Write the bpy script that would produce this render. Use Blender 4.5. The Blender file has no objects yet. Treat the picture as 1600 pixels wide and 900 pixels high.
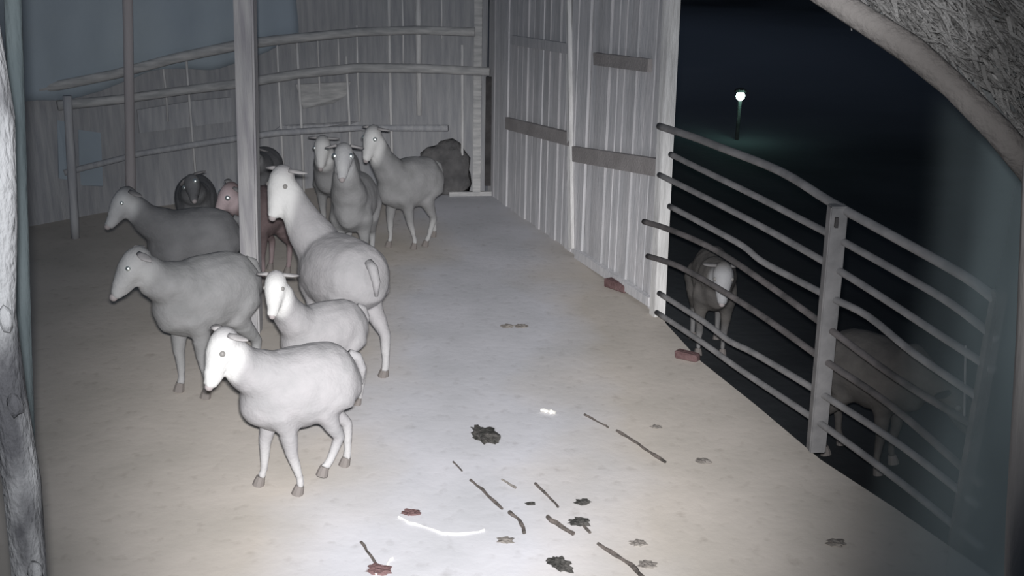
import bpy, bmesh, math, random
from mathutils import Vector, Matrix, noise
random.seed(7)
C = bpy.context.scene.collection
R = math.radians

# ------------------------------------------------------------------ camera
H, FPX, PITCH, ROLL = 2.7, 1700.0, R(19.5), R(1.0)
FW = Vector((0, math.cos(PITCH), -math.sin(PITCH)))
r0 = Vector((1, 0, 0)); u0 = Vector((0, math.sin(PITCH), math.cos(PITCH)))
RT = r0*math.cos(ROLL) + u0*math.sin(ROLL)
UP = u0*math.cos(ROLL) - r0*math.sin(ROLL)
EYE = Vector((0, 0, H))
cam = bpy.data.objects.new('camera', bpy.data.cameras.new('camera'))
C.objects.link(cam)
cam.data.sensor_width = 36.0
cam.data.lens = FPX/1600*36
cam.data.clip_start = 0.02
cam.data.clip_end = 200
m = Matrix((RT, UP, -FW)).transposed().to_4x4(); m.translation = EYE
cam.matrix_world = m
bpy.context.scene.camera = cam

# ------------------------------------------------------------------ night sky
w = bpy.data.worlds.new('night_sky'); bpy.context.scene.world = w; w.use_nodes = True
w.node_tree.nodes['Background'].inputs[0].default_value = (0.55, 0.72, 1.0, 1)
w.node_tree.nodes['Background'].inputs[1].default_value = 0.05

# ------------------------------------------------------------------ lights (the lamp on the watching camera and an added fill)
def aim(o, target):
    d = (target - o.location).normalized()
    o.rotation_euler = d.to_track_quat('-Z', 'Y').to_euler()
def spot(name, loc, target, power, size, blend, radius, col=(1, 1, 1)):
    l = bpy.data.lights.new(name, 'SPOT'); l.energy = power; l.spot_size = R(size); l.spot_blend = blend
    l.shadow_soft_size = radius; l.color = col
    o = bpy.data.objects.new(name, l); C.objects.link(o); o.location = loc; aim(o, target); return o
spot('camera_lamp', (0.03, 0.05, 2.76), Vector((-0.25, 5.35, 0.0)), 1750, 45, 1.0, 0.03, (1, .985, .98))
spot('wide_fill', (-0.03, 0.05, 2.76), Vector((-1.0, 9.0, 0.6)), 740, 76, 1.0, 0.03, (.95, .97, 1))  # fill added to lift the back left of the pen
vs = bpy.context.scene.view_settings
vs.view_transform = 'Standard'; vs.look = 'None'; vs.gamma = 1; vs.use_curve_mapping = False
vs.exposure = 0.0

# ------------------------------------------------------------------ measuring
def ray(px, py):
    return (FW + RT*((px-800)/FPX) - UP*((py-450)/FPX)).normalized()
def ground(px, py, z=0.0):
    d = ray(px, py); return EYE + d*((z-H)/d.z)
def at(px, py, D):
    d = ray(px, py); return EYE + d*(D/d.y)

# ------------------------------------------------------------------ materials
def mat(name, col, col2=None, scale=6.0, rough=.9, metal=0.0, bump=.3, bscale=60.0, stretch=(1, 1, 1), detail=6, spec=.2, mixlo=.35, mixhi=.65):
    m = bpy.data.materials.new(name); m.use_nodes = True
    nt = m.node_tree; b = nt.nodes['Principled BSDF']
    b.inputs['Roughness'].default_value = rough; b.inputs['Metallic'].default_value = metal
    b.inputs['Specular IOR Level'].default_value = spec
    tc = nt.nodes.new('ShaderNodeTexCoord'); mp = nt.nodes.new('ShaderNodeMapping')
    mp.inputs['Scale'].default_value = stretch
    nt.links.new(tc.outputs['Object'], mp.inputs[0])
    if col2:
        n = nt.nodes.new('ShaderNodeTexNoise'); n.inputs['Scale'].default_value = scale; n.inputs['Detail'].default_value = detail
        cr = nt.nodes.new('ShaderNodeValToRGB')
        cr.color_ramp.elements[0].position = mixlo; cr.color_ramp.elements[1].position = mixhi
        cr.color_ramp.elements[0].color = (*col, 1); cr.color_ramp.elements[1].color = (*col2, 1)
        nt.links.new(mp.outputs[0], n.inputs[0]); nt.links.new(n.outputs[0], cr.inputs[0]); nt.links.new(cr.outputs[0], b.inputs['Base Color'])
    else:
        b.inputs['Base Color'].default_value = (*col, 1)
    if bump:
        n2 = nt.nodes.new('ShaderNodeTexNoise'); n2.inputs['Scale'].default_value = bscale; n2.inputs['Detail'].default_value = 5
        bp = nt.nodes.new('ShaderNodeBump'); bp.inputs['Strength'].default_value = bump; bp.inputs['Distance'].default_value = .02
        nt.links.new(mp.outputs[0], n2.inputs[0]); nt.links.new(n2.outputs[0], bp.inputs['Height']); nt.links.new(bp.outputs[0], b.inputs['Normal'])
    return m
GRAIN = (6, 6, .6)
M = {}
M['plank'] = [mat('plank_%d' % i, tuple(c*k for c in (.97, .97, 1.0)), tuple(c*k*1.2 for c in (1, .98, 1.0)), 5, stretch=GRAIN, bscale=20)
              for i, k in enumerate((.52, .55, .49, .58))]
M['back'] = [mat('back_%d' % i, tuple(c*k for c in (.95, .96, 1.02)), tuple(c*k*1.25 for c in (1, 1, 1.02)), 4, stretch=GRAIN, bscale=20)
             for i, k in enumerate((.36, .39, .41, .33))]
M['heap'] = mat('heap_dark', (.09, .088, .09), (.16, .155, .155), 8, bump=.6, bscale=30)
M['rail'] = mat('rail_wood', (.42, .42, .42), (.62, .61, .60), 6, stretch=(1, 1, 6))
M['dark_batten'] = mat('dark_batten', (.30, .28, .275), (.37, .345, .34), 5)
M['pale_wood'] = mat('pale_wood', (.62, .61, .60), (.85, .84, .83), 5, stretch=GRAIN, bscale=20)
M['post'] = mat('post_wood', (.30, .29, .31), (.46, .45, .45), 4, stretch=(5, 5, .5), bscale=25)
M['dark_gap'] = mat('dark_wood', (.04, .038, .04), (.09, .085, .085), 6)
M['log'] = mat('log_bark', (.06, .06, .065), (.27, .27, .275), 2.2, stretch=(3.0, 3.0, 1.2), bump=.6, bscale=30, mixlo=.38, mixhi=.55)
M['faded_red'] = mat('faded_reddish_wood', (.50, .46, .465), (.54, .50, .505), 4, stretch=GRAIN)
M['tarp'] = mat('tarp', (.36, .42, .48), (.41, .47, .51), .9, rough=.6, bump=.4, bscale=6)
M['metal'] = mat('gate_metal', (.19, .187, .19), (.28, .272, .274), 9, rough=.65, bump=.1)
M['metal_dark'] = mat('gate_metal_rusty', (.085, .08, .08), (.17, .155, .155), 7, rough=.8, bump=.2)
M['outside'] = mat('outside_soil', (.02, .022, .025), (.06, .065, .07), .35, bump=.5, bscale=8)
M['wool'] = mat('pale_wool', (.31, .304, .31), (.36, .348, .356), 9, bump=.2, bscale=70)
M['wool_grey'] = mat('grey_wool', (.24, .24, .24), (.30, .297, .30), 9, bump=.2, bscale=70)
M['wool_dark'] = mat('dark_wool', (.14, .14, .145), (.19, .19, .195), 7, bump=.2, bscale=70)
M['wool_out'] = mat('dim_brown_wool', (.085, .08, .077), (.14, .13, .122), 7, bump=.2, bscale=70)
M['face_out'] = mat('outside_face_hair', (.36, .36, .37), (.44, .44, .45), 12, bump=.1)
M['wool_brown'] = mat('brown_wool', (.12, .09, .09), (.18, .135, .135), 7, bump=.2, bscale=70)
M['face'] = mat('white_hair', (.68, .675, .665), (.60, .595, .585), 12, bump=.15, bscale=120)
M['face_grey'] = mat('grey_hair', (.42, .42, .43), (.52, .52, .52), 12, bump=.15, bscale=120)
M['face_pink'] = mat('pinkish_hair', (.52, .42, .43), (.42, .34, .35), 12, bump=.15, bscale=120)
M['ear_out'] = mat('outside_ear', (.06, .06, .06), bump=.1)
M['face_mid'] = mat('light_grey_hair', (.42, .42, .42), (.48, .475, .475), 12, bump=.1)
M['ear'] = mat('ear_skin', (.34, .325, .325), (.40, .385, .385), 12, bump=.1)
M['ear_dark'] = mat('dark_ear_skin', (.2, .19, .19), (.26, .25, .25), 12, bump=.1)
M['hoof'] = mat('hoof_horn', (.20, .18, .17), bump=.1, rough=.7)
M['nose'] = mat('nose_skin', (.38, .34, .34), bump=.1, rough=.6)
M['eye_dull'] = mat('dull_eye', (.25, .24, .23), bump=0, rough=.4)
M['eyeshine'] = mat('eye_shine', (.95, 1.0, .98), rough=.42, metal=1.0, bump=0)
M['dirt_dark'] = mat('dark_dung', (.035, .035, .032), (.09, .085, .08), 30, bump=.6)
M['crumb'] = mat('brown_crumb', (.15, .135, .125), (.25, .23, .21), 20, bump=.4)
M['twig'] = mat('dark_twig', (.06, .055, .05), (.14, .12, .11), 20, bump=.4)
M['straw'] = mat('pale_straw', (.9, .89, .86), (.75, .73, .68), 20, bump=.1)
M['brick_red'] = mat('red_brick', (.12, .07, .07), (.19, .12, .12), 15, bump=.5)
M['thatch'] = mat('thatch', (.10, .096, .092), (.22, .212, .205), 4, stretch=(2, 2, 2), bump=.5)
M['thatch_back'] = mat('thatch_back', (.07, .073, .073), (.12, .124, .124), 4, bump=.6)
M['right_post'] = mat('right_post_wood', (.30, .28, .265), (.48, .45, .43), 2.5, stretch=(3, 3, .6), bump=.3, bscale=20)
M['near_post'] = mat('near_post', (.06, .075, .08), (.11, .13, .135), 2.5, stretch=(3, 3, .6), bump=.4, bscale=20)

# outside: near black soil, with a hazy bluish glow painted in as a paler patch
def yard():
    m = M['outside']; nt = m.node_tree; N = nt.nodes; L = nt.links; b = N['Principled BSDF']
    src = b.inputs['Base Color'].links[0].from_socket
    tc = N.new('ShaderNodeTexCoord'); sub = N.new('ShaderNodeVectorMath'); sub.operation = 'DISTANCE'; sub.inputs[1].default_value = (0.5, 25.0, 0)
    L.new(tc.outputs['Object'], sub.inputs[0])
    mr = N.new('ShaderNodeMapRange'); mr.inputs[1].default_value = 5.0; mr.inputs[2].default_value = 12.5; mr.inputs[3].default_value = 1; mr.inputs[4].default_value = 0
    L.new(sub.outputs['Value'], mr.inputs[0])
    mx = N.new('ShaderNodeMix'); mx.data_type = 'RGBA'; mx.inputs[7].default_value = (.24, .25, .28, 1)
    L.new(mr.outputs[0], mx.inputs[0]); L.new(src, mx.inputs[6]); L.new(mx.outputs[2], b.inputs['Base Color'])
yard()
# floor: beige trampled earth with a cooler grey worn band and small specks
def floor_mat():
    m = bpy.data.materials.new('earth_floor'); m.use_nodes = True; nt = m.node_tree; N = nt.nodes; L = nt.links
    b = N['Principled BSDF']; b.inputs['Roughness'].default_value = .95; b.inputs['Specular IOR Level'].default_value = .1
    tc = N.new('ShaderNodeTexCoord')
    # a worn, cooler grey lane down the middle of the pen, beige earth either side
    n1 = N.new('ShaderNodeTexNoise'); n1.inputs['Scale'].default_value = .8; n1.inputs['Detail'].default_value = 3
    L.new(tc.outputs['Object'], n1.inputs[0])
    sx = N.new('ShaderNodeSeparateXYZ'); L.new(tc.outputs['Object'], sx.inputs[0])
    def mth(op, a, b_=None):
        k = N.new('ShaderNodeMath'); k.operation = op
        for q, v in enumerate((a, b_)):
            if v is None: continue
            if isinstance(v, (int, float)): k.inputs[q].default_value = v
            else: L.new(v, k.inputs[q])
        return k.outputs[0]
    dist = mth('ABSOLUTE', mth('ADD', sx.outputs[0], .25))
    fac = mth('ADD', dist, mth('MULTIPLY', mth('SUBTRACT', n1.outputs[0], .5), 1.6))
    c1 = N.new('ShaderNodeValToRGB'); e = c1.color_ramp.elements
    e[0].position = .3; e[0].color = (.60, .60, .625, 1); e[1].position = .9; e[1].color = (.57, .525, .47, 1)
    L.new(fac, c1.inputs[0])
    n2 = N.new('ShaderNodeTexNoise'); n2.inputs['Scale'].default_value = 1.9; n2.inputs['Detail'].default_value = 5
    c2 = N.new('ShaderNodeValToRGB'); e = c2.color_ramp.elements
    e[0].position = .3; e[0].color = (.88, .88, .88, 1); e[1].position = .66; e[1].color = (1.04, 1.03, 1.04, 1)
    L.new(tc.outputs['Object'], n2.inputs[0]); L.new(n2.outputs[0], c2.inputs[0])
    mx = N.new('ShaderNodeMix'); mx.data_type = 'RGBA'; mx.blend_type = 'MULTIPLY'; mx.inputs[0].default_value = 1
    L.new(c1.outputs[0], mx.inputs[6]); L.new(c2.outputs[0], mx.inputs[7])
    n3 = N.new('ShaderNodeTexNoise'); n3.inputs['Scale'].default_value = 14; n3.inputs['Detail'].default_value = 6
    c3 = N.new('ShaderNodeValToRGB'); e = c3.color_ramp.elements
    e[0].position = .2; e[0].color = (.8, .79, .78, 1); e[1].position = .42; e[1].color = (1, 1, 1, 1)
    L.new(tc.outputs['Object'], n3.inputs[0]); L.new(n3.outputs[0], c3.inputs[0])
    m2 = N.new('ShaderNodeMix'); m2.data_type = 'RGBA'; m2.blend_type = 'MULTIPLY'; m2.inputs[0].default_value = 1
    L.new(mx.outputs[2], m2.inputs[6]); L.new(c3.outputs[0], m2.inputs[7])
    L.new(m2.outputs[2], b.inputs['Base Color'])
    bp = N.new('ShaderNodeBump'); bp.inputs['Strength'].default_value = .12; bp.inputs['Distance'].default_value = .02
    L.new(n3.outputs[0], bp.inputs['Height']); L.new(bp.outputs[0], b.inputs['Normal'])
    return m
M['floor'] = floor_mat()

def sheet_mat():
    m = bpy.data.materials.new('teal_plastic'); m.use_nodes = True; nt = m.node_tree; N = nt.nodes; L = nt.links
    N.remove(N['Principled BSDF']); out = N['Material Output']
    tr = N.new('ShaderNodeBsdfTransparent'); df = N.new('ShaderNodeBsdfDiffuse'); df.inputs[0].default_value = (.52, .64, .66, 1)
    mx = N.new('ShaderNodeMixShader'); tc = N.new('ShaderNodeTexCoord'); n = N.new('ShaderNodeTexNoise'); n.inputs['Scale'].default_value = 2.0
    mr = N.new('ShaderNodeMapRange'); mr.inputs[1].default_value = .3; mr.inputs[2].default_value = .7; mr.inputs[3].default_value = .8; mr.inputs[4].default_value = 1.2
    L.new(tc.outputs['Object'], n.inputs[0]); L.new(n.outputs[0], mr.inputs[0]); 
    at_ = N.new('ShaderNodeAttribute'); at_.attribute_name = 'sheet_opacity'; ml = N.new('ShaderNodeMath'); ml.operation = 'MULTIPLY'
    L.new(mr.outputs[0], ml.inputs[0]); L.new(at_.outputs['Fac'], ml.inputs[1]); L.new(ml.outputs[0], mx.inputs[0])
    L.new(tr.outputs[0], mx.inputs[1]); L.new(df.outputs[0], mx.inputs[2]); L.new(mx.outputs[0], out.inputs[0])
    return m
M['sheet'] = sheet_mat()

def lampglass():
    m = bpy.data.materials.new('lamp_glass'); m.use_nodes = True; b = m.node_tree.nodes['Principled BSDF']
    b.inputs['Emission Color'].default_value = (.8, 1, .95, 1); b.inputs['Emission Strength'].default_value = 8
    return m
M['lamp'] = lampglass()

# ------------------------------------------------------------------ mesh helpers
def obj(name, bm, m, parent=None, smooth=False):
    me = bpy.data.meshes.new(name)
    bmesh.ops.recalc_face_normals(bm, faces=bm.faces)
    bm.to_mesh(me); bm.free()
    for x in (m if isinstance(m, (list, tuple)) else [m]): me.materials.append(x)
    if smooth:
        for p in me.polygons: p.use_smooth = True
    o = bpy.data.objects.new(name, me); C.objects.link(o)
    if parent: o.parent = parent
    return o
def tag(o, label=None, cat=None, group=None, kind=None):
    if label: o['label'] = label
    if cat: o['category'] = cat
    if group: o['group'] = group
    if kind: o['kind'] = kind
    return o
def empty(name, loc=(0, 0, 0), rz=0, parent=None):
    o = bpy.data.objects.new(name, None); C.objects.link(o); o.location = loc; o.rotation_euler = (0, 0, rz)
    o.empty_display_size = .1
    if parent: o.parent = parent
    return o
def centre(o):
    """put a mesh object's origin at the middle of its footprint"""
    vs_ = [v.co for v in o.data.vertices]
    c = Vector(((min(v.x for v in vs_)+max(v.x for v in vs_))/2, (min(v.y for v in vs_)+max(v.y for v in vs_))/2, min(v.z for v in vs_)))
    o.data.transform(Matrix.Translation(-c)); o.location = o.location + c
    return o
def tube(bm, pts, radii, n=10, sx=1.0, jitter=0.0, flat=None):
    """tube through pts; radii float or (ra, rb) pairs: ra sideways, rb up"""
    pts = [Vector(p) for p in pts]
    if not isinstance(radii, (list, tuple)): radii = [radii]*len(pts)
    rings = []; prev = None
    for i, p in enumerate(pts):
        t = (pts[min(i+1, len(pts)-1)] - pts[max(i-1, 0)]).normalized()
        if prev is None:
            ref = Vector((0, 0, 1)) if abs(t.z) < .9 else Vector((1, 0, 0))
            a = t.cross(ref).normalized()
        else:
            a = (prev - t*prev.dot(t)).normalized()
        prev = a; b = a.cross(t).normalized()
        ra, rb = radii[i] if isinstance(radii[i], (list, tuple)) else (radii[i], radii[i])
        ring = []
        for k in range(n):
            th = 2*math.pi*k/n; j = 1+random.uniform(-jitter, jitter)
            ring.append(bm.verts.new(p + a*math.cos(th)*ra*j + b*math.sin(th)*rb*j))
        rings.append(ring)
    for r1, r2 in zip(rings, rings[1:]):
        for k in range(n):
            bm.faces.new((r1[k], r1[(k+1) % n], r2[(k+1) % n], r2[k]))
    bm.faces.new(rings[0][::-1]); bm.faces.new(rings[-1])
def beam(bm, a, b, wside, wup, up=Vector((0, 0, 1)), jit=0.0):
    """box beam from a to b; wside across, wup along up"""
    a = Vector(a); b = Vector(b); t = (b-a).normalized()
    s = t.cross(up).normalized(); u = s.cross(t).normalized()
    vs_ = []
    for p in (a, b):
        for i, j in ((-1, -1), (1, -1), (1, 1), (-1, 1)):
            vs_.append(bm.verts.new(p + s*i*wside/2 + u*j*wup/2 + Vector([random.uniform(-jit, jit) for _ in range(3)])))
    for f in ((0, 3, 2, 1), (4, 5, 6, 7), (0, 1, 5, 4), (1, 2, 6, 5), (2, 3, 7, 6), (3, 0, 4, 7)):
        bm.faces.new([vs_[i] for i in f])
def prism(bm, poly, z0, z1):
    lo = [bm.verts.new((x, y, z0)) for x, y in poly]; hi = [bm.verts.new((x, y, z1)) for x, y in poly]
    n = len(poly); bm.faces.new(hi); bm.faces.new(lo[::-1])
    for i in range(n): bm.faces.new((lo[i], lo[(i+1) % n], hi[(i+1) % n], hi[i]))
def blob(bm, c, r, sx=1, sy=1, sz=1, sub=2, amp=.25, fr=3.0, rot=0):
    q = bmesh.ops.create_icosphere(bm, subdivisions=sub, radius=1.0)
    ca, sa = math.cos(rot), math.sin(rot); off = Vector((random.random()*50, random.random()*50, 0))
    for v in q['verts']:
        d = v.co.copy(); k = 1 + amp*noise.noise(d*fr+off)
        p = Vector((d.x*sx, d.y*sy, d.z*sz))*k*r
        v.co = Vector((p.x*ca-p.y*sa, p.x*sa+p.y*ca, p.z)) + Vector(c)

# ------------------------------------------------------------------ floor and ground
edge = [ground(x, y) for x, y in ((784, 298), (1036, 492), (1040, 505), (1092, 562), (1180, 632), (1282, 718), (1400, 795), (1540, 893), (1640, 975))]
poly = [(p.x, p.y) for p in edge]
poly += [(3.1, -1.5), (-6.5, -1.5), (-6.5, 9.0), (-5.2, 11.2), (-.2, 11.2)]
bm = bmesh.new(); prism(bm, poly, -.16, 0.0)
tag(obj('floor', bm, M['floor']), kind='structure')
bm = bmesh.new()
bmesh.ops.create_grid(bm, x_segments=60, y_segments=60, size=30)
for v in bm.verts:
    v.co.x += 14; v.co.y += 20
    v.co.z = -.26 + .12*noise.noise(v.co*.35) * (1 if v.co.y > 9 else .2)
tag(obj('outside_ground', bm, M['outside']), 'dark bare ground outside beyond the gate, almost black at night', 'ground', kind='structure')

# ------------------------------------------------------------------ right hand wall of upright planks
A = ground(762, 300); B = ground(1024, 487)
A.z = B.z = 0
wd = (B-A).normalized(); wn = Vector((wd.y, -wd.x, 0)).normalized()
if wn.x > 0: wn = -wn                     # towards the pen
wall = empty('wall_right', A); tag(wall, kind='structure')
L_ = (B-A).length; x = 0.0; i = 0
while x < L_-.06:
    wdt = random.uniform(.095, .13); wdt = min(wdt, L_-x)
    c = wd*(x+wdt/2) + wn*random.uniform(-.012, .012)
    bm = bmesh.new(); lean = random.uniform(-.012, .012)
    beam(bm, c+Vector((0, 0, .0)), c+wd*lean+Vector((0, 0, 2.95+random.uniform(-.05, .05))), .022, wdt-.01, up=wd, jit=.002)
    obj('plank', bm, M['plank'][random.randrange(4)], wall)
    x += wdt; i += 1
bm = bmesh.new(); beam(bm, -wn*.03+Vector((0,0,.0)), -wn*.03+wd*(L_-.03), .012, 2.9*2, up=Vector((0, 0, 1)))
for v in bm.verts: v.co.z = max(v.co.z, 0)
obj('backing', bm, M['plank'][2], wall)
def wall_pt(px, py, off=.03):
    """point where the sight line meets the plank wall's inner face"""
    d = ray(px, py); n = wn; p0 = A + wn*off
    t = (p0-EYE).dot(n)/d.dot(n); return EYE + d*t
def batten(p, q, wup, m, th=.03, parent=wall, name='batten', off=.03):
    a = wall_pt(*p, off) - A; b = wall_pt(*q, off) - A
    bm = bmesh.new(); beam(bm, a, b, th, wup, jit=.004); return obj(name, bm, m, parent)
batten((792, 192), (892, 218), .11, M['dark_batten'])
batten((896, 240), (1032, 262), .12, M['dark_batten'])
batten((800, 62), (890, 76), .08, M['plank'][2])
batten((930, 92), (1015, 102), .09, M['dark_batten'])
batten((888, -20), (893, 388), .05, M['pale_wood'], th=.035, name='cover_strip')
batten((900, 396), (1016, 472), .07, M['plank'][3], th=.03, name='skirting_board')
ep_t = wall_pt(1051, -25, .02); ep_b = wall_pt(1027, 487, .02); ep_b.z = 0; ep_t = ep_b + (ep_t-ep_b)*1.3
po = empty('trim_1', ep_b); tag(po, kind='structure')
bm = bmesh.new(); beam(bm, Vector(), ep_t-ep_b, .08, .085, up=wd, jit=.004); obj('post', bm, M['pale_wood'], po)

# ------------------------------------------------------------------ back wall of dark boards, in three stretches
c0 = Vector((A.x-.02, A.y+.02, 0)); c1 = Vector((-1.75, A.y+.25, 0)); c2 = Vector((-3.75, 9.5, 0)); c3 = Vector((-5.6, 7.6, 0))
def boards(name, p, q, wmin, wmax, h, mats, gap=.012):
    w_ = empty(name, p); tag(w_, kind='structure')
    d = (q-p).normalized(); L = (q-p).length; n = Vector((-d.y, d.x, 0)); x = 0
    while x < L-.03:
        wdt = min(random.uniform(wmin, wmax), L-x)
        c = d*(x+wdt/2) + n*random.uniform(-.02, .02)
        bm = bmesh.new()
        beam(bm, c, c+d*random.uniform(-.03, .03)+Vector((0, 0, h+random.uniform(-.1, .1))), .02, wdt-gap, up=d, jit=.003)
        obj('board', bm, mats[random.randrange(len(mats))], w_)
        x += wdt
    bm = bmesh.new(); beam(bm, n*.045, n*.045+d*L, .012, 5.8, up=Vector((0, 0, 1)))
    for v in bm.verts: v.co.z = max(v.co.z, 0)
    obj('backing', bm, mats[0], w_)
    return w_
boards('wall_back', c0, c1, .07, .13, 3.0, M['back'])
boards('wall_left', c1, c2, .10, .17, 3.0, [M['back'][0], M['back'][3]])
boards('wall_left_near', c2, c3, .10, .17, 3.0, [M['back'][0], M['back'][3]])

def on_line(px, p, q, off=0.22):
    """sight-line depth where pixel column px crosses the line p-q moved off towards the pen"""
    d = (q-p).normalized(); n = Vector((-d.y, d.x, 0)).normalized()
    if n.y > 0: n = -n
    p2 = p+n*off
    r = ray(px, 200)
    # intersect (r.x t, r.y t) with p2 + d s
    den = r.x*d.y - r.y*d.x
    t = (p2.x*d.y - p2.y*d.x)/den
    return r.y*t
# rail fence in front of the back wall: three horizontal poles and thin uprights
fence = empty('rail_fence', at(560, 300, on_line(560, c0, c1)))
fence.location.z = 0
tag(fence, 'weathered pole fence with three rails across the back of the pen', 'fence')
def fpt(px, py, off=.22):
    if px >= 548: return at(px, py, on_line(px, c0, c1, off))
    D = on_line(px, c1, c2, off)
    return at(px, py, min(D, on_line(548, c0, c1, off)))
def pole(pix, r, m, name, off=.22, parent=fence, n=8):
    bm = bmesh.new(); pts = [fpt(x, y, off)-parent.location for x, y in pix]
    tube(bm, pts, [r*random.uniform(.88, 1.12) for _ in pts], n); return obj(name, bm, m, parent, True)
pole([(60, 140), (180, 116), (270, 92), (365, 72), (430, 63), (560, 50), (650, 47), (742, 50)], .045, M['rail'], 'rail')
pole([(90, 165), (190, 155), (290, 141), (380, 130), (470, 115), (560, 106), (660, 107), (765, 112)], .042, M['rail'], 'rail')
pole([(100, 270), (220, 240), (330, 222), (430, 208), (560, 200), (700, 200)], .03, M['back'][2], 'rail')
for px, y0, y1, r in ((545, 88, 205, .012), (612, -25, 200, .016), (655, -25, 180, .028), (562, 40, 190, .010), (470, 60, 200, .014),
                      (440, 55, 205, .012), (500, 60, 150, .010), (300, 85, 200, .012), (262, 95, 190, .010), (722, 70, 200, .014), (690, -25, 60, .008), (630, -25, 110, .008), (530, 50, 110, .008)):
    bm = bmesh.new(); b = fpt(px, y1, .16); t = fpt(px, y0, .16)
    b = b-fence.location; t = Vector((b.x, b.y, t.z))
    b.z = 0 if y1 >= 200 else b.z
    tube(bm, [b, (b+t)/2+Vector((random.uniform(-.01, .01), 0, 0)), t], r, 6); obj('upright', bm, M['pale_wood'], fence, True)
# posts
def post(name, base, top, w_, m, label, cat='post', round_=False, n=12, group=None, jit=.003):
    o = empty(name, base); bm = bmesh.new(); d = top-base
    if round_:
        k = 7; tube(bm, [d*(i/k) for i in range(k+1)], [w_/2*random.uniform(.93, 1.07) for _ in range(k+1)], n, jitter=.04)
        obj('shaft', bm, m, o, True)
    else:
        k = 6
        for i in range(k+1): pass
        beam(bm, Vector(), d, w_, w_, up=Vector((0, 1, 0)), jit=jit)
        bmesh.ops.bevel(bm, geom=bm.edges[:], offset=w_*.10, segments=2, affect='EDGES')
        obj('shaft', bm, m, o)
    tag(o, label, cat, group); return o
b = ground(745, 305); t = b + (at(748, -25, b.y)-b)*1.4
post('fence_post', b, t, .075, M['rail'], 'tall slim pale post where the back fence meets the plank wall', n=8)
b = ground(764, 300)+wn*.03; t0 = at(763, 120, b.y)
bm = bmesh.new(); b2 = at(762, 290, b.y-.1)
beam(bm, Vector(), at(764, 120, b.y-.1)-b2, .02, .06, up=Vector((1, 0, 0)))
o = obj('gap_strip', bm, M['dark_gap'], wall); o.location = b2 - A  # dark gap at the corner, put in as a strip of dark colour
b = ground(205, 338); t = b + (at(199, -25, b.y)-b)*1.4
post('back_corner_post', b, t, .085, M['faded_red'], 'dim reddish brown post rising behind the left end of the back fence', round_=True)
b = ground(118, 372); t = at(105, 150, b.y)
post('short_fence_post', b, t, .07, M['back'][2], 'short dark grey post at the far left below the blue sheet', round_=True)
# pale sheets fixed behind the fence
def slab(name, pix, m, label, cat, off=.10, th=.02):
    P = [fpt(x, y, off) for x, y in pix]; base = P[0].copy()
    bm = bmesh.new(); d = (P[1]-P[0]).normalized(); n = Vector((-d.y, d.x, 0))
    f = [bm.verts.new(p-base) for p in P]; g = [bm.verts.new(p-base+n*th) for p in P]
    k = len(P); bm.faces.new(f); bm.faces.new(g[::-1])
    for i in range(k): bm.faces.new((f[i], f[(i+1) % k], g[(i+1) % k], g[i]))
    o = obj(name, bm, m); o.location = base; return tag(o, label, cat)
slab('pale_board', [(462, 132), (548, 128), (540, 150), (520, 162), (474, 170)], M['rail'], 'pale crooked board fixed behind the fence right of the wooden post', 'board')
slab('grey_panel', [(214, 172), (300, 158), (362, 152), (362, 190), (300, 198), (218, 208)], M['back'][2], 'grey sheet fixed behind the fence left of the wooden post', 'board')
slab('low_grey_board', [(415, 215), (520, 205), (560, 203), (560, 190), (440, 196)], M['back'][2], 'long low grey board behind the sheep heads at the back', 'board', off=.12)
# blue grey sheet over the upper left
bm = bmesh.new(); NX, NZ = 60, 24; grid = []
path = [c3, c2, c1]
def along(s):
    L1 = (c2-c3).length; L2 = (c1-c2).length*.80; q = s*(L1+L2)
    return c3.lerp(c2, q/L1) if q < L1 else c2.lerp(c1, min(.80, (q-L1)/((c1-c2).length)))
for i in range(NX+1):
    s = i/NX; p = along(s); col = []
    for j in range(NZ+1):
        z = 3.05 - (3.05-(.75+.65*s+.05*math.sin(i*.35)+.12*noise.noise(Vector((i*.12, 0, 0)))))*j/NZ
        f = .008*math.sin(i*1.25+j*.08)+.02*noise.noise(Vector((i*.4, j*.25, 1)))
        col.append(bm.verts.new((p.x+.11+f, p.y-.13-f, z)))
    grid.append(col)
for i in range(NX):
    for j in range(NZ): bm.faces.new((grid[i][j], grid[i+1][j], grid[i+1][j+1], grid[i][j+1]))
o = centre(obj('tarpaulin', bm, M['tarp'], None, True))
md = o.modifiers.new('thickness', 'SOLIDIFY'); md.thickness = .004
tag(o, 'blue grey tarpaulin hung over the upper left of the back wall', 'tarpaulin')
# strips of the same sheet lower down
for px, y0, y1, w_ in ((140, 205, 290, .20), (100, 190, 280, .12)):
    D = on_line(px, c2, c3, .14); a = at(px, y0, D); b = at(px+3, y1, D)
    bm = bmesh.new(); beam(bm, Vector(), a-b, .006, w_, up=Vector((1, 0, 0)), jit=.01)
    o = obj('sheet_strip', bm, M['tarp']); o.location = b
    tag(o, ('wider' if w_ > .15 else 'narrower') + ' strip of blue sheet hanging low at the far left', 'sheet')
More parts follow.
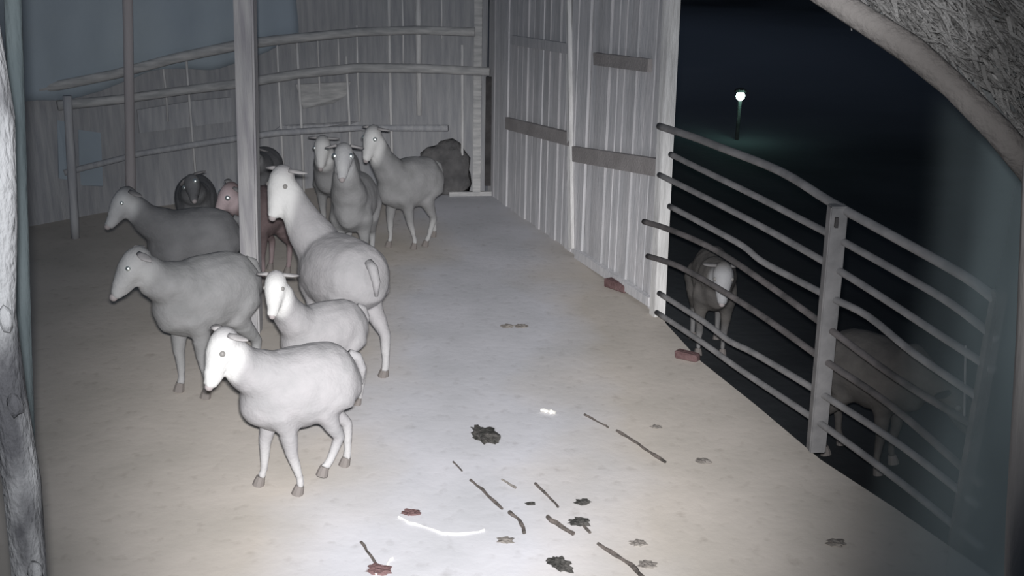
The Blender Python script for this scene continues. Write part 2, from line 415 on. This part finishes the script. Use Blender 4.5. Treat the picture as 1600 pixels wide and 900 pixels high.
# dark heap and ground bar at the back
bm = bmesh.new(); q = ground(698, 296)
blob(bm, (0, 0, .20), .26, .95, .32, 1.25, 3, .35, 2.0)
for v in bm.verts: v.co.z = max(v.co.z, 0.0)
o = obj('dark_heap', bm, M['heap'], None, True); o.location = (q.x, q.y, 0)
o.location = (q.x, q.y-.16, 0); tag(o, 'low dark heap against the back fence left of the plank wall', 'heap')
bm = bmesh.new(); a = ground(702, 306); b = ground(768, 305); beam(bm, a+Vector((0, 0, .02)), b+Vector((0, 0, .02)), .04, .04)
tag(centre(obj('sill_timber', bm, M['rail'])), 'pale timber lying on the floor at the foot of the back fence', 'timber')
bm = bmesh.new(); q = ground(820, 333); blob(bm, (0, 0, .03), .06, 1.4, .8, .7, 2, .3)
o = obj('stone', bm, M['rail']); o.location = q; tag(o, 'small pale stone at the foot of the plank wall', 'stone')

# ------------------------------------------------------------------ the wooden post in the pen
b = ground(394, 520); t = b + (at(381, -40, b.y)-b)*1.35
post('wooden_post', b, t, .118, M['post'], 'thick squared wooden post standing among the sheep', jit=.006)
# left foreground
b = ground(92, 1160); 
p1 = at(-22, 150, 2.15); p0 = at(40, 900, 2.15)
base = p0 + (p0-p1)*((p0.z)/(p1.z-p0.z)); 
o = empty('leaning_log', base); d = p1-base
bm = bmesh.new(); k = 14
pts = [d*(i/k)*1.25 + Vector((.012*math.sin(i*1.3), .01*math.cos(i*1.7), 0)) for i in range(k+1)]
tube(bm, pts, [.046*(1-.35*i/k)*random.uniform(.9, 1.1) for i in range(k+1)], 18, jitter=.05)
obj('shaft', bm, M['log'], o, True)
for i in (6, 8, 9):
    bm = bmesh.new(); blob(bm, pts[i]+Vector((.03, -.03, 0)), .02, .8, .8, 1.5, 2, .3); obj('knot', bm, M['log'], o, True)
tag(o, 'pale leaning log with dark bark patches close on the left edge', 'log')
p1 = at(19, -40, 2.9); p0 = at(44, 700, 2.9); b = p0 + (p0-p1)*(p0.z/(p1.z-p0.z)); t = p1
post('left_pole', b, t, .042, M['near_post'], 'dim upright grey pole behind the leaning log at the left edge', round_=True)

# ------------------------------------------------------------------ tube gate fence on the right
gp = ground(1273, 706)
gate = empty('metal_gate_fence', Vector((gp.x, gp.y, 0)))
tag(gate, 'long metal fence of eight horizontal rails along the open right side', 'fence')
GO = gate.location
# plan line of the fence
L0 = ground(1018, 492); L1 = gp.copy(); L2 = ground(1545, 885)
L0 += wn*.05
def gpt(px, py, off=0.0):
    def hit(p, q):
        r = ray(px, py); d = q-p; den = r.x*d.y-r.y*d.x
        t = (p.x*d.y-p.y*d.x)/den; return EYE+r*t
    r = hit(L0, L1)
    if r.y < L1.y: r = hit(L1, L2)
    return r - GO
rails = [
 [(1030, 197), (1080, 213), (1130, 232), (1220, 268), (1300, 317), (1400, 372), (1507, 432), (1560, 472)],
 [(1048, 241), (1090, 262), (1180, 306), (1240, 337), (1300, 368), (1415, 432), (1488, 476), (1560, 532)],
 [(1030, 273), (1085, 300), (1190, 354), (1298, 415), (1380, 466), (1461, 519), (1555, 580)],
 [(1046, 322), (1110, 356), (1160, 384), (1190, 408), (1240, 435), (1296, 464), (1356, 494), (1429, 553), (1535, 625)],
 [(1006, 346), (1050, 360), (1120, 392), (1200, 445), (1288, 508), (1400, 590), (1540, 676)],
 [(1012, 400), (1060, 416), (1130, 455), (1200, 500), (1284, 560), (1390, 632), (1510, 736), (1535, 758)],
 [(1030, 458), (1100, 503), (1140, 533), (1180, 553), (1278, 612), (1410, 698), (1530, 792)],
 [(1026, 488), (1100, 537), (1160, 580), (1274, 656), (1410, 756), (1535, 858)],
]
for i, rr in enumerate(rails):
    bm = bmesh.new(); pts = [gpt(*p) for p in rr]
    P = []
    for k in range(len(pts)-1):                     # smooth the bends
        for s in range(4):
            p_1 = pts[max(k-1, 0)]; p0_ = pts[k]; p1_ = pts[k+1]; p2_ = pts[min(k+2, len(pts)-1)]; u = s/4
            P.append(.5*((2*p0_)+(p1_-p_1)*u+(2*p_1-5*p0_+4*p1_-p2_)*u*u+(3*p0_-p_1-3*p1_+p2_)*u**3))
    P.append(pts[-1])
    tube(bm, P, .023 if i == 0 else .0185, 10)
    obj('rail', bm, M['metal_dark'] if i in (4, 5) else M['metal'], gate, True)
bm = bmesh.new(); top = at(1311, 322, gp.y)-GO; beam(bm, Vector((0.01, 0.02, 0)), top+Vector((0, .02, 0)), .075, .085, up=Vector((1, 0, 0)))
bmesh.ops.bevel(bm, geom=bm.edges[:], offset=.006, segments=2, affect='EDGES')
g_ = obj('gate_post', bm, M['metal'], gate)
bm = bmesh.new(); q = at(1308, 340, gp.y-.03)-GO; beam(bm, q, q+Vector((0, 0, -.05)), .015, .02, up=Vector((0, 1, 0))); obj('slot', bm, M['dark_gap'], gate)
bm = bmesh.new(); e1 = gpt(1556, 900); e1.z = 0; e2 = gpt(1562, 455); beam(bm, Vector((e2.x, e2.y, -.1)), e2, .05, .05, up=Vector((0, 1, 0)))
obj('end_post', bm, M['metal_dark'], gate)
bm = bmesh.new(); tube(bm, [gpt(1509, 540), gpt(1507, 650)], .005, 6); obj('wire', bm, M['metal'], gate)

# ------------------------------------------------------------------ lamp far outside
lp = at(1157, 150, 14.5)
o = empty('yard_lamp', (lp.x, lp.y, -.3)); tag(o, 'small bright greenish white lamp shining in the dark yard', 'lamp')
bm = bmesh.new(); tube(bm, [(0, 0, 0), (0, 0, lp.z+.3-.07)], .025, 8); obj('pole', bm, M['dark_gap'], o)
bm = bmesh.new(); bmesh.ops.create_uvsphere(bm, u_segments=12, v_segments=8, radius=.06); obj('bulb', bm, M['lamp'], o, True).location = (0, 0, lp.z+.3)
bm = bmesh.new(); tube(bm, [(0, 0, 0), (0, 0, .03), (0, 0, .05)], [.09, .07, .02], 12); obj('shade', bm, M['dark_gap'], o).location = (0, .02, lp.z+.3+.055)
pl = bpy.data.lights.new('yard_lamp_light', 'POINT'); pl.energy = 3.5; pl.color = (.45, 1, .8); pl.shadow_soft_size = .05
plo = bpy.data.objects.new('yard_lamp_light', pl); C.objects.link(plo); plo.location = (lp.x, lp.y-.15, lp.z)

# ------------------------------------------------------------------ eave at top right, sheet and post at right edge
ED = 2.3
bpix = [(1215, -60), (1285, -12), (1350, 30), (1425, 78), (1490, 135), (1560, 205), (1640, 300)]
base = at(1285, -12, ED)
M_EAVE = mat('eave_log_wood', (.075, .068, .064), (.12, .11, .104), 4, bump=.4)
o = empty('eave_log', base); bm = bmesh.new()
tube(bm, [at(x, y, ED-.0008*(x-1215))-base for x, y in bpix], [.024, .026, .025, .027, .024, .026, .027], 14, jitter=.05)
obj('shaft', bm, M_EAVE, o, True); tag(o, 'rough sloping log edging the roof at the top right corner', 'log')
bm = bmesh.new()
P = [at(x, y, ED+.12) for x, y in ((1230, -70), (1300, -15), (1360, 22), (1440, 70), (1505, 128), (1570, 195), (1680, 320), (1700, -80))]
base = P[0].copy(); f = [bm.verts.new(p-base) for p in P]; g = [bm.verts.new(p-base+Vector((0, .05, .0))) for p in P]
bm.faces.new(f); bm.faces.new(g[::-1])
for i in range(len(P)): bm.faces.new((f[i], f[(i+1) % len(P)], g[(i+1) % len(P)], g[i]))
o = empty('thatch_eave', base); tag(o, 'ragged brown and grey thatch hanging above the sloping log at top right', 'thatch')
obj('underlay', bm, M['thatch_back'], o)
bm = bmesh.new()
for i in range(1500):
    s = random.random(); k = s*5.0; j = min(int(k), 5); u = k-j
    ex = bpix[j][0]+(bpix[j+1][0]-bpix[j][0])*u; ey = bpix[j][1]+(bpix[j+1][1]-bpix[j][1])*u
    ox = 28+random.random()**1.2*240; ex += ox; ey -= ox*.5
    if ex > 1660 or ey < -80: continue
    D = ED+.02+random.random()*.10; L = random.uniform(25, 80); th = R(random.gauss(48, 16))
    a = at(ex, ey, D)-base; b_ = at(ex+L*math.cos(th), ey+L*math.sin(th), D-random.uniform(0, .05))-base
    w_ = random.uniform(.002, .006)
    tube(bm, [a, (a+b_)/2+Vector((random.uniform(-.01, .01), 0, random.uniform(-.01, .01))), b_], [w_, w_, w_*.4], 3)
s_ = obj('thatch_strands', bm, M['thatch'], o); s_['kind'] = 'stuff'
# see-through sheet
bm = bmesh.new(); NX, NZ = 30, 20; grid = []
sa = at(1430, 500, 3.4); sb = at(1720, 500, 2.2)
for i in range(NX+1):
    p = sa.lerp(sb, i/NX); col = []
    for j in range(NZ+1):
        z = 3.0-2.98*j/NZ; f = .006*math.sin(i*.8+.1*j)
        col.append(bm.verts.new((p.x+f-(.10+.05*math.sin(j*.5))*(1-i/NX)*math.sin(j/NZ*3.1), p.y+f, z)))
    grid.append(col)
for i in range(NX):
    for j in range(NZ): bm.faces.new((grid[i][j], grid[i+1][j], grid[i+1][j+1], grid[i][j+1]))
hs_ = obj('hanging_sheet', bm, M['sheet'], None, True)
da = hs_.data.attributes.new('sheet_opacity', 'FLOAT', 'POINT')      # opacity rises from the free edge to the outer edge
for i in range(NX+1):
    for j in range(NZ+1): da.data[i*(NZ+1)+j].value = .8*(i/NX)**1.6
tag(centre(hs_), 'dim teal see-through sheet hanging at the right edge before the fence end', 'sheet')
b = ground(1600, 1250); p1 = at(1645, 60, 1.9); p0 = at(1601, 900, 1.9)
base = p0 + (p0-p1)*(p0.z/(p1.z-p0.z))
post('near_right_post', base, p1+(p1-p0)*.2, .075, M['right_post'], 'dim smooth greenish grey post cut by the right edge of the view', round_=True)

# ------------------------------------------------------------------ sheep
COATS = {}
def coat(wool, face):
    """one coat: wool colour and face colour mixed by the 'face' value of the mesh"""
    if (wool, face) in COATS: return COATS[(wool, face)]
    m = M[wool].copy(); m.name = wool+'_and_'+face; nt = m.node_tree; b = nt.nodes['Principled BSDF']
    cr = next(n for n in nt.nodes if n.type == 'VALTORGB')
    fr_ = next(n for n in M[face].node_tree.nodes if n.type == 'VALTORGB')
    c2 = nt.nodes.new('ShaderNodeValToRGB')
    for k in (0, 1): c2.color_ramp.elements[k].position = cr.color_ramp.elements[k].position; c2.color_ramp.elements[k].color = fr_.color_ramp.elements[k].color
    nt.links.new(cr.inputs[0].links[0].from_socket, c2.inputs[0])
    at_ = nt.nodes.new('ShaderNodeAttribute'); at_.attribute_name = 'face'
    mx = nt.nodes.new('ShaderNodeMix'); mx.data_type = 'RGBA'
    nt.links.new(at_.outputs['Fac'], mx.inputs[0]); nt.links.new(cr.outputs[0], mx.inputs[6]); nt.links.new(c2.outputs[0], mx.inputs[7])
    nt.links.new(mx.outputs[2], b.inputs['Base Color']); COATS[(wool, face)] = m; return m
def chain_rot(pts, piv, ang):
    out = []
    for p in pts:
        dx, dz = p[0]-piv[0], p[2]-piv[2]
        out.append(Vector((piv[0]+dx*math.cos(ang)+dz*math.sin(ang)*-1, p[1], piv[2]+dx*math.sin(ang)+dz*math.cos(ang))))
    return out
def make_sheep(name, loc, heading, scale, label, wool, face, head_yaw=0, head_pitch=-25, neck=(.5, .0, .80), swing=(0, 0, 0, 0),
               ear='ear', eyes=(1, 1), head_roll=0, vox=.012, fat=1.0, cat='sheep', eye_r=.013, ear_droop=-32, lift=(0, 0, 0, 0)):
    """local +X forward. neck = point where the head joins; swing = degrees per leg FL FR HL HR"""
    root = empty(name, loc, R(heading)); scale *= 1.13; root.scale = (scale,)*3; tag(root, label, cat, 'the sheep of the flock')
    bm = bmesh.new()
    tube(bm, [(-.255, 0, .54), (-.23, 0, .53), (-.18, 0, .515), (-.09, 0, .495), (.02, 0, .485), (.12, 0, .49), (.185, 0, .515), (.225, 0, .535), (.25, 0, .545)],
         [(.05, .06), (.105*fat, .12), (.145*fat, .155), (.165*fat, .18), (.165*fat, .19), (.145*fat, .185), (.115*fat, .165), (.08, .12), (.04, .06)], 20)
    nk = Vector(neck)
    hd = Vector((math.cos(R(head_pitch))*math.cos(R(head_yaw)), math.cos(R(head_pitch))*math.sin(R(head_yaw)), math.sin(R(head_pitch))))
    nk.x -= .09; n0 = Vector((.16, 0, .56)); n1 = n0.lerp(nk, .5)+Vector((0.02, 0, -.01))
    tube(bm, [n0-Vector((.06, 0, .03)), n0, n1, n0.lerp(nk, .8), nk+Vector((0, 0, -.01)), nk-hd*.01], [.12, .125, .088, .068, .06, .04], 16)
    hs = nk + Vector((0, 0, .015))
    # head frame
    up = Vector((0, 0, 1)); sd = hd.cross(up).normalized(); hu = sd.cross(hd).normalized()
    rr = Matrix.Rotation(R(head_roll), 3, hd); sd = rr @ sd; hu = rr @ hu
    tube(bm, [hs-hd*.065, hs-hd*.04, hs+hd*.0, hs+hd*.055-hu*.004, hs+hd*.115-hu*.012, hs+hd*.165-hu*.02, hs+hd*.192-hu*.024, hs+hd*.202-hu*.026],
         [.025, .050, .062, .060, .044, .034, .029, .016], 16)
    tube(bm, [hs+hd*.02-hu*.04, hs+hd*.10-hu*.046, hs+hd*.165-hu*.042], [.034, .026, .018], 12)   # jaw
    hoofs = []; legs = []
    spec = []
    for k, (sgn, front) in enumerate(((1, 1), (-1, 1), (1, 0), (-1, 0))):
        if front:
            P = [(.22, .065*sgn, .50), (.245, .085*sgn, .40), (.225, .09*sgn, .325), (.235, .088*sgn, .20), (.232, .086*sgn, .185), (.225, .085*sgn, .075), (.235, .085*sgn, .035)]
            rd = [.07, .07, .046, .028, .027, .0185, .022]; piv = (.24, 0, .42)
        else:
            P = [(-.28, .065*sgn, .52), (-.26, .09*sgn, .43), (-.215, .098*sgn, .35), (-.30, .092*sgn, .245), (-.325, .09*sgn, .215), (-.305, .088*sgn, .08), (-.29, .088*sgn, .035)]
            rd = [.08, .088, .062, .034, .028, .0195, .023]; piv = (-.26, 0, .45)
        sh = -.115 if front else .125
        P = [(a+sh, b_*.92, c_) for a, b_, c_ in P]; piv = (piv[0]+sh, 0, piv[2])
        Q = chain_rot(P, piv, R(swing[k]))
        low = Q[-1].z-.035; n_ = len(Q)
        for i in range(n_):                                   # keep the foot on the ground
            Q[i].z -= (low-lift[k])*(i/(n_-1))
        tube(bm, Q, rd, 12); legs.append((Q, rd)); hoofs.append(Q[-1])
    me = bpy.data.meshes.new('tmp'); bm.to_mesh(me); bm.free()
    t = bpy.data.objects.new('tmp', me); C.objects.link(t)
    rm = t.modifiers.new('r', 'REMESH'); rm.mode = 'VOXEL'; rm.voxel_size = vox
    sm = t.modifiers.new('s', 'SMOOTH'); sm.factor = .5; sm.iterations = 5
    dg = bpy.context.evaluated_depsgraph_get(); me2 = bpy.data.meshes.new_from_object(t.evaluated_get(dg))
    bpy.data.objects.remove(t); bpy.data.meshes.remove(me)
    me2.materials.clear(); me2.materials.append(coat(wool, face)); fc = me2.attributes.new('face', 'FLOAT', 'POINT')
    sdv = Vector((random.random()*20, 0, 0))
    for v in me2.vertices:                                    # fleece lumps on the trunk
        c = v.co
        if .30 < c.z and (c-hs).length > .14:
            v.co = c + v.normal*(.007*noise.noise(c*11+sdv)+.002*noise.noise(c*30+sdv))
    for p in me2.polygons: p.use_smooth = True
    for v in me2.vertices:                                    # short haired face, woolly behind it
        u = (v.co-hs).dot(hd); r_ = (v.co-hs-hd*u).length
        k = min(max((u+.07)/.10, 0), 1)*min(max((.135-r_)/.06, 0), 1)*(1 if u < .30 else 0)
        k = k*k*(3-2*k)
        k = max(k, .35*min(max((.24-v.co.z)/.10, 0), 1))
        fc.data[v.index].value = k
    body = bpy.data.objects.new('body', me2); C.objects.link(body); body.parent = root
    for s in (-1, 1):                                         # ears
        bm = bmesh.new(); a = hs - hd*.035 + sd*s*.045 + hu*.025
        dr = (sd*s + hu*math.sin(R(ear_droop)) - hd*.15).normalized()
        tube(bm, [a, a+dr*.025, a+dr*.05, a+dr*.075, a+dr*.09], [(.012, .010), (.022, .009), (.026, .008), (.016, .006), (.003, .003)], 10)
        obj('ear', bm, M[ear], root, True)
        bm = bmesh.new(); e = hs + hd*.045 + sd*s*.050 + hu*.020
        bmesh.ops.create_uvsphere(bm, u_segments=14, v_segments=10, radius=eye_r, matrix=Matrix.Translation(e))
        obj('eye', bm, M['eyeshine'] if eyes[0 if s < 0 else 1] else M['eye_dull'], root, True)
    bm = bmesh.new(); e = hs+hd*.196-hu*.022; bmesh.ops.create_uvsphere(bm, u_segments=12, v_segments=8, radius=.019, matrix=Matrix.Translation(e)); obj('nose', bm, M['nose'], root, True)
    for h in hoofs:
        bm = bmesh.new(); z = h.z-.035
        tube(bm, [(h.x, h.y, z+.042), (h.x+.008, h.y, z+.02), (h.x+.014, h.y, z)], [.020, .025, .028], 10); obj('hoof', bm, M['hoof'], root)
    bm = bmesh.new(); tube(bm, [(-.225, 0, .60), (-.262, 0, .58), (-.285, 0, .52), (-.283, 0, .45)], [.022, .024, .020, .008], 10); obj('tail', bm, M[wool], root, True)
    return root
def sheep_at(head, D, heading, scale, label, wool, face, z=0.0, **kw):
    """stand a sheep so that its head comes to the sight line of the given pixel at depth D"""
    p = at(head[0], head[1], D); k = scale*1.13; sy = kw.pop('side', 0.0); reach = kw.pop('reach', .40)
    lx, ly = reach*k, sy*k; a = R(heading)
    loc = (p.x-lx*math.cos(a)+ly*math.sin(a), p.y-lx*math.sin(a)-ly*math.cos(a), z)
    return make_sheep('sheep', loc, heading, scale, label, wool, face, neck=(reach+.09, sy, (p.z-z)/k-.015), **kw)
sheep_at((350, 534), 4.5, 208, .95, 'nearest pale sheep with bright white face, walking left with lowered head', 'wool', 'face',
         side=.04, reach=.33, head_yaw=18, head_pitch=-58, swing=(-10, 10, 14, -8), eyes=(0, 0), lift=(0, 0, .07, 0))
sheep_at((431, 440), 5.35, 218, .82, 'small sheep half hidden behind the nearest sheep, pinkish white face turned to the camera', 'wool', 'face',
         side=.05, reach=.32, head_yaw=46, head_pitch=-55, eyes=(0, 0))
sheep_at((441, 278), 6.35, 133, 1.10, 'largest pale sheep right of the wooden post, rump to the right and head turned back', 'wool', 'face',
         side=.09, reach=.34, head_yaw=108, head_pitch=-58, swing=(0, 6, 10, -8), eyes=(0, 0), fat=1.08)
sheep_at((214, 406), 5.5, 228, 1.06, 'grey sheep at left in front, head in profile with a shining eye', 'wool_grey', 'face_mid',
         head_yaw=-22, head_pitch=-48, swing=(-4, 3, 0, 0), reach=.34)
sheep_at((197, 308), 6.8, 200, 1.0, 'dim grey sheep behind at far left, small shining eye and raised head', 'wool_dark', 'face_grey',
         head_yaw=20, head_pitch=-45, vox=.014, ear='ear_dark', reach=.36)
sheep_at((300, 284), 7.9, 284, .86, 'darkest sheep at the back left, only its two slanting bright eyes stand out', 'wool_dark', 'wool_dark',
         head_yaw=0, head_pitch=-30, head_roll=38, ear='ear_dark', vox=.014, eye_r=.022, reach=.36)
sheep_at((360, 298), 7.5, 243, .92, 'dark reddish brown sheep behind the wooden post, muzzle poking out left', 'wool_brown', 'face_pink',
         head_yaw=-40, head_pitch=-52, ear='ear_dark', vox=.014, head_roll=-20, eye_r=.02, reach=.30)
sheep_at((394, 241), 8.7, 272, .92, 'grey sheep directly behind the wooden post, one eye shining at its right side', 'wool_dark', 'face_grey',
         head_yaw=0, head_pitch=-30, ear='ear_dark', vox=.014, eye_r=.022, reach=.36)
sheep_at((504, 224), 8.75, 262, .95, 'sheep behind the largest one with long white face, left of the grey faced one', 'wool_grey', 'face',
         head_yaw=0, head_pitch=-62, vox=.014, eye_r=.018, reach=.30)
sheep_at((537, 238), 7.65, 268, 1.0, 'grey sheep facing the camera behind the largest sheep, narrow grey head with bright brow', 'wool_grey', 'face_grey',
         head_yaw=4, head_pitch=-40, vox=.014, eye_r=.02, reach=.30, fat=.9)
sheep_at((583, 209), 8.4, 222, .98, 'farthest sheep standing alone on the right of the flock, white face and thin legs', 'wool_grey', 'face',
         head_yaw=15, head_pitch=-58, swing=(-14, 4, 12, -16), vox=.014, eye_r=.018, reach=.32)
OZ = -.25
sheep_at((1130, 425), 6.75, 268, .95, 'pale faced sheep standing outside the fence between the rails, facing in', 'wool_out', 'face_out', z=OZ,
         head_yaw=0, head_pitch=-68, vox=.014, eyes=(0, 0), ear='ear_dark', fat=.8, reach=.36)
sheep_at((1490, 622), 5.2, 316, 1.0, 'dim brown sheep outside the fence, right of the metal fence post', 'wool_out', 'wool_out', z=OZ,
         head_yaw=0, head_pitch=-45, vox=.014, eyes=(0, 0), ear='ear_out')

# ------------------------------------------------------------------ litter on the floor
def stick(pix, r, m, label, name='stick', cat='stick', n=7, group=None):
    r *= .78; bm = bmesh.new(); P = [ground(x, y, r*.9) for x, y in pix]; base = P[0].copy(); base.z = 0
    pts = []
    for a, b_ in zip(P, P[1:]):
        for s in range(3):
            q = a.lerp(b_, s/3); pts.append(q-base+Vector((random.uniform(-.004, .004), random.uniform(-.006, .006), 0)))
    pts.append(P[-1]-base)
    tube(bm, pts, [r*random.uniform(.6, 1.15) for _ in pts], n, jitter=.15)
    o = obj(name, bm, m); o.location = base; return tag(o, label, cat, group)
stick([(914, 648), (945, 664), (951, 668)], .008, M['twig'], 'short dark stick end left of the long dark stick by the gate')
stick([(962, 672), (990, 688), (1015, 706), (1040, 722)], .012, M['twig'], 'long dark stick lying towards the metal fence')
stick([(734, 750), (752, 764), (785, 795)], .012, M['twig'], 'thin dark stick on the bright floor in front')
stick([(797, 800), (812, 812), (819, 832)], .012, M['twig'], 'short bent dark stick just below the thin dark stick')
stick([(708, 722), (722, 736)], .006, M['twig'], 'tiny dark twig at the upper end of the thin stick')
stick([(783, 748), (806, 762)], .008, M['crumb'], 'brownish twig right of the thin dark stick')
stick([(836, 755), (856, 775), (872, 792)], .009, M['twig'], 'crooked twig in the middle of the scattered litter')
stick([(856, 808), (876, 822), (896, 834)], .013, M['twig'], 'thick short twig left of the dung crumbs')
stick([(904, 812), (922, 832)], .010, M['twig'], 'short twig among the dung crumbs')
stick([(934, 850), (962, 866), (985, 882), (1004, 902)], .014, M['twig'], 'dark stick running out of view at the bottom')
stick([(565, 846), (578, 868), (590, 888)], .008, M['twig'], 'thin grey twig at the bottom left of the bright floor')
stick([(622, 808), (650, 820), (690, 832), (725, 834), (757, 828)], .007, M['straw'], 'long curved white straw on the bright floor', 'straw', 'straw')
stick([(588, 896), (604, 884), (614, 872)], .007, M['straw'], 'short pale straw at the bottom beside the grey twig', 'straw', 'straw')
stick([(845, 640), (856, 643), (868, 645)], .016, M['straw'], 'small bright white chip on the floor in the middle', 'white_chip', 'chip')
def clump(px, py, r, m, label, name='dung', cat='dung', s=(1.3, .8, .35), rot=0):
    p = ground(px, py); bm = bmesh.new(); blob(bm, (0, 0, r*s[2]*.7), r, *s, sub=3, amp=.8, fr=2.4, rot=rot)
    for v in bm.verts: v.co.z = max(v.co.z, 0)
    o = obj(name, bm, m); o.location = p; return tag(o, label, cat)
clump(757, 683, .07, M['dirt_dark'], 'dark dung clump in the middle of the bright floor', rot=-.9)
clump(875, 884, .045, M['dirt_dark'], 'dark dung lump at the bottom of the bright floor', rot=-.7)
clump(910, 786, .028, M['dirt_dark'], 'small dung crumb above the short twig')
clump(906, 818, .034, M['dirt_dark'], 'larger dung crumb at the head of the short twig')
clump(790, 846, .026, M['crumb'], 'brown crumb below the short bent stick')
clump(829, 788, .016, M['dirt_dark'], 'tiny crumb between the sticks')
clump(997, 850, .026, M['crumb'], 'brown crumb right of the dark stick at the bottom')
clump(1012, 884, .028, M['crumb'], 'brown crumb near the bottom edge beside the dark stick')
clump(1026, 668, .022, M['crumb'], 'brown crumb above the long dark stick')
clump(792, 511, .03, M['crumb'], 'small dark pebble far out on the grey floor, left of two')
clump(815, 511, .03, M['crumb'], 'small dark pebble far out on the grey floor, right of two')
clump(642, 803, .028, M['brick_red'], 'small reddish crumb at the left end of the curved straw')
clump(592, 893, .04, M['brick_red'], 'reddish crumb at the bottom edge under the grey twig')
clump(1100, 722, .028, M['crumb'], 'dull pebble right of the long dark stick', 'pebble', 'stone')
clump(1305, 850, .03, M['crumb'], 'brown crumb on the dim floor near the fence')
for px, py, l, rz, s, lb in ((966, 452, .22, -.9, 1, 'dark red broken brick lying at the foot of the plank wall'), (1074, 561, .15, -.6, .8, 'dark red brick chip under the lowest fence rail')):
    p = ground(px, py); bm = bmesh.new(); beam(bm, (-l/2, 0, .03*s), (l/2, 0, .03*s), .085*s, .06*s, jit=.006)
    bmesh.ops.bevel(bm, geom=bm.edges[:], offset=.008, segments=1, affect='EDGES')
    o = obj('brick', bm, M['brick_red']); o.location = p; o.rotation_euler.z = rz; tag(o, lb, 'brick')
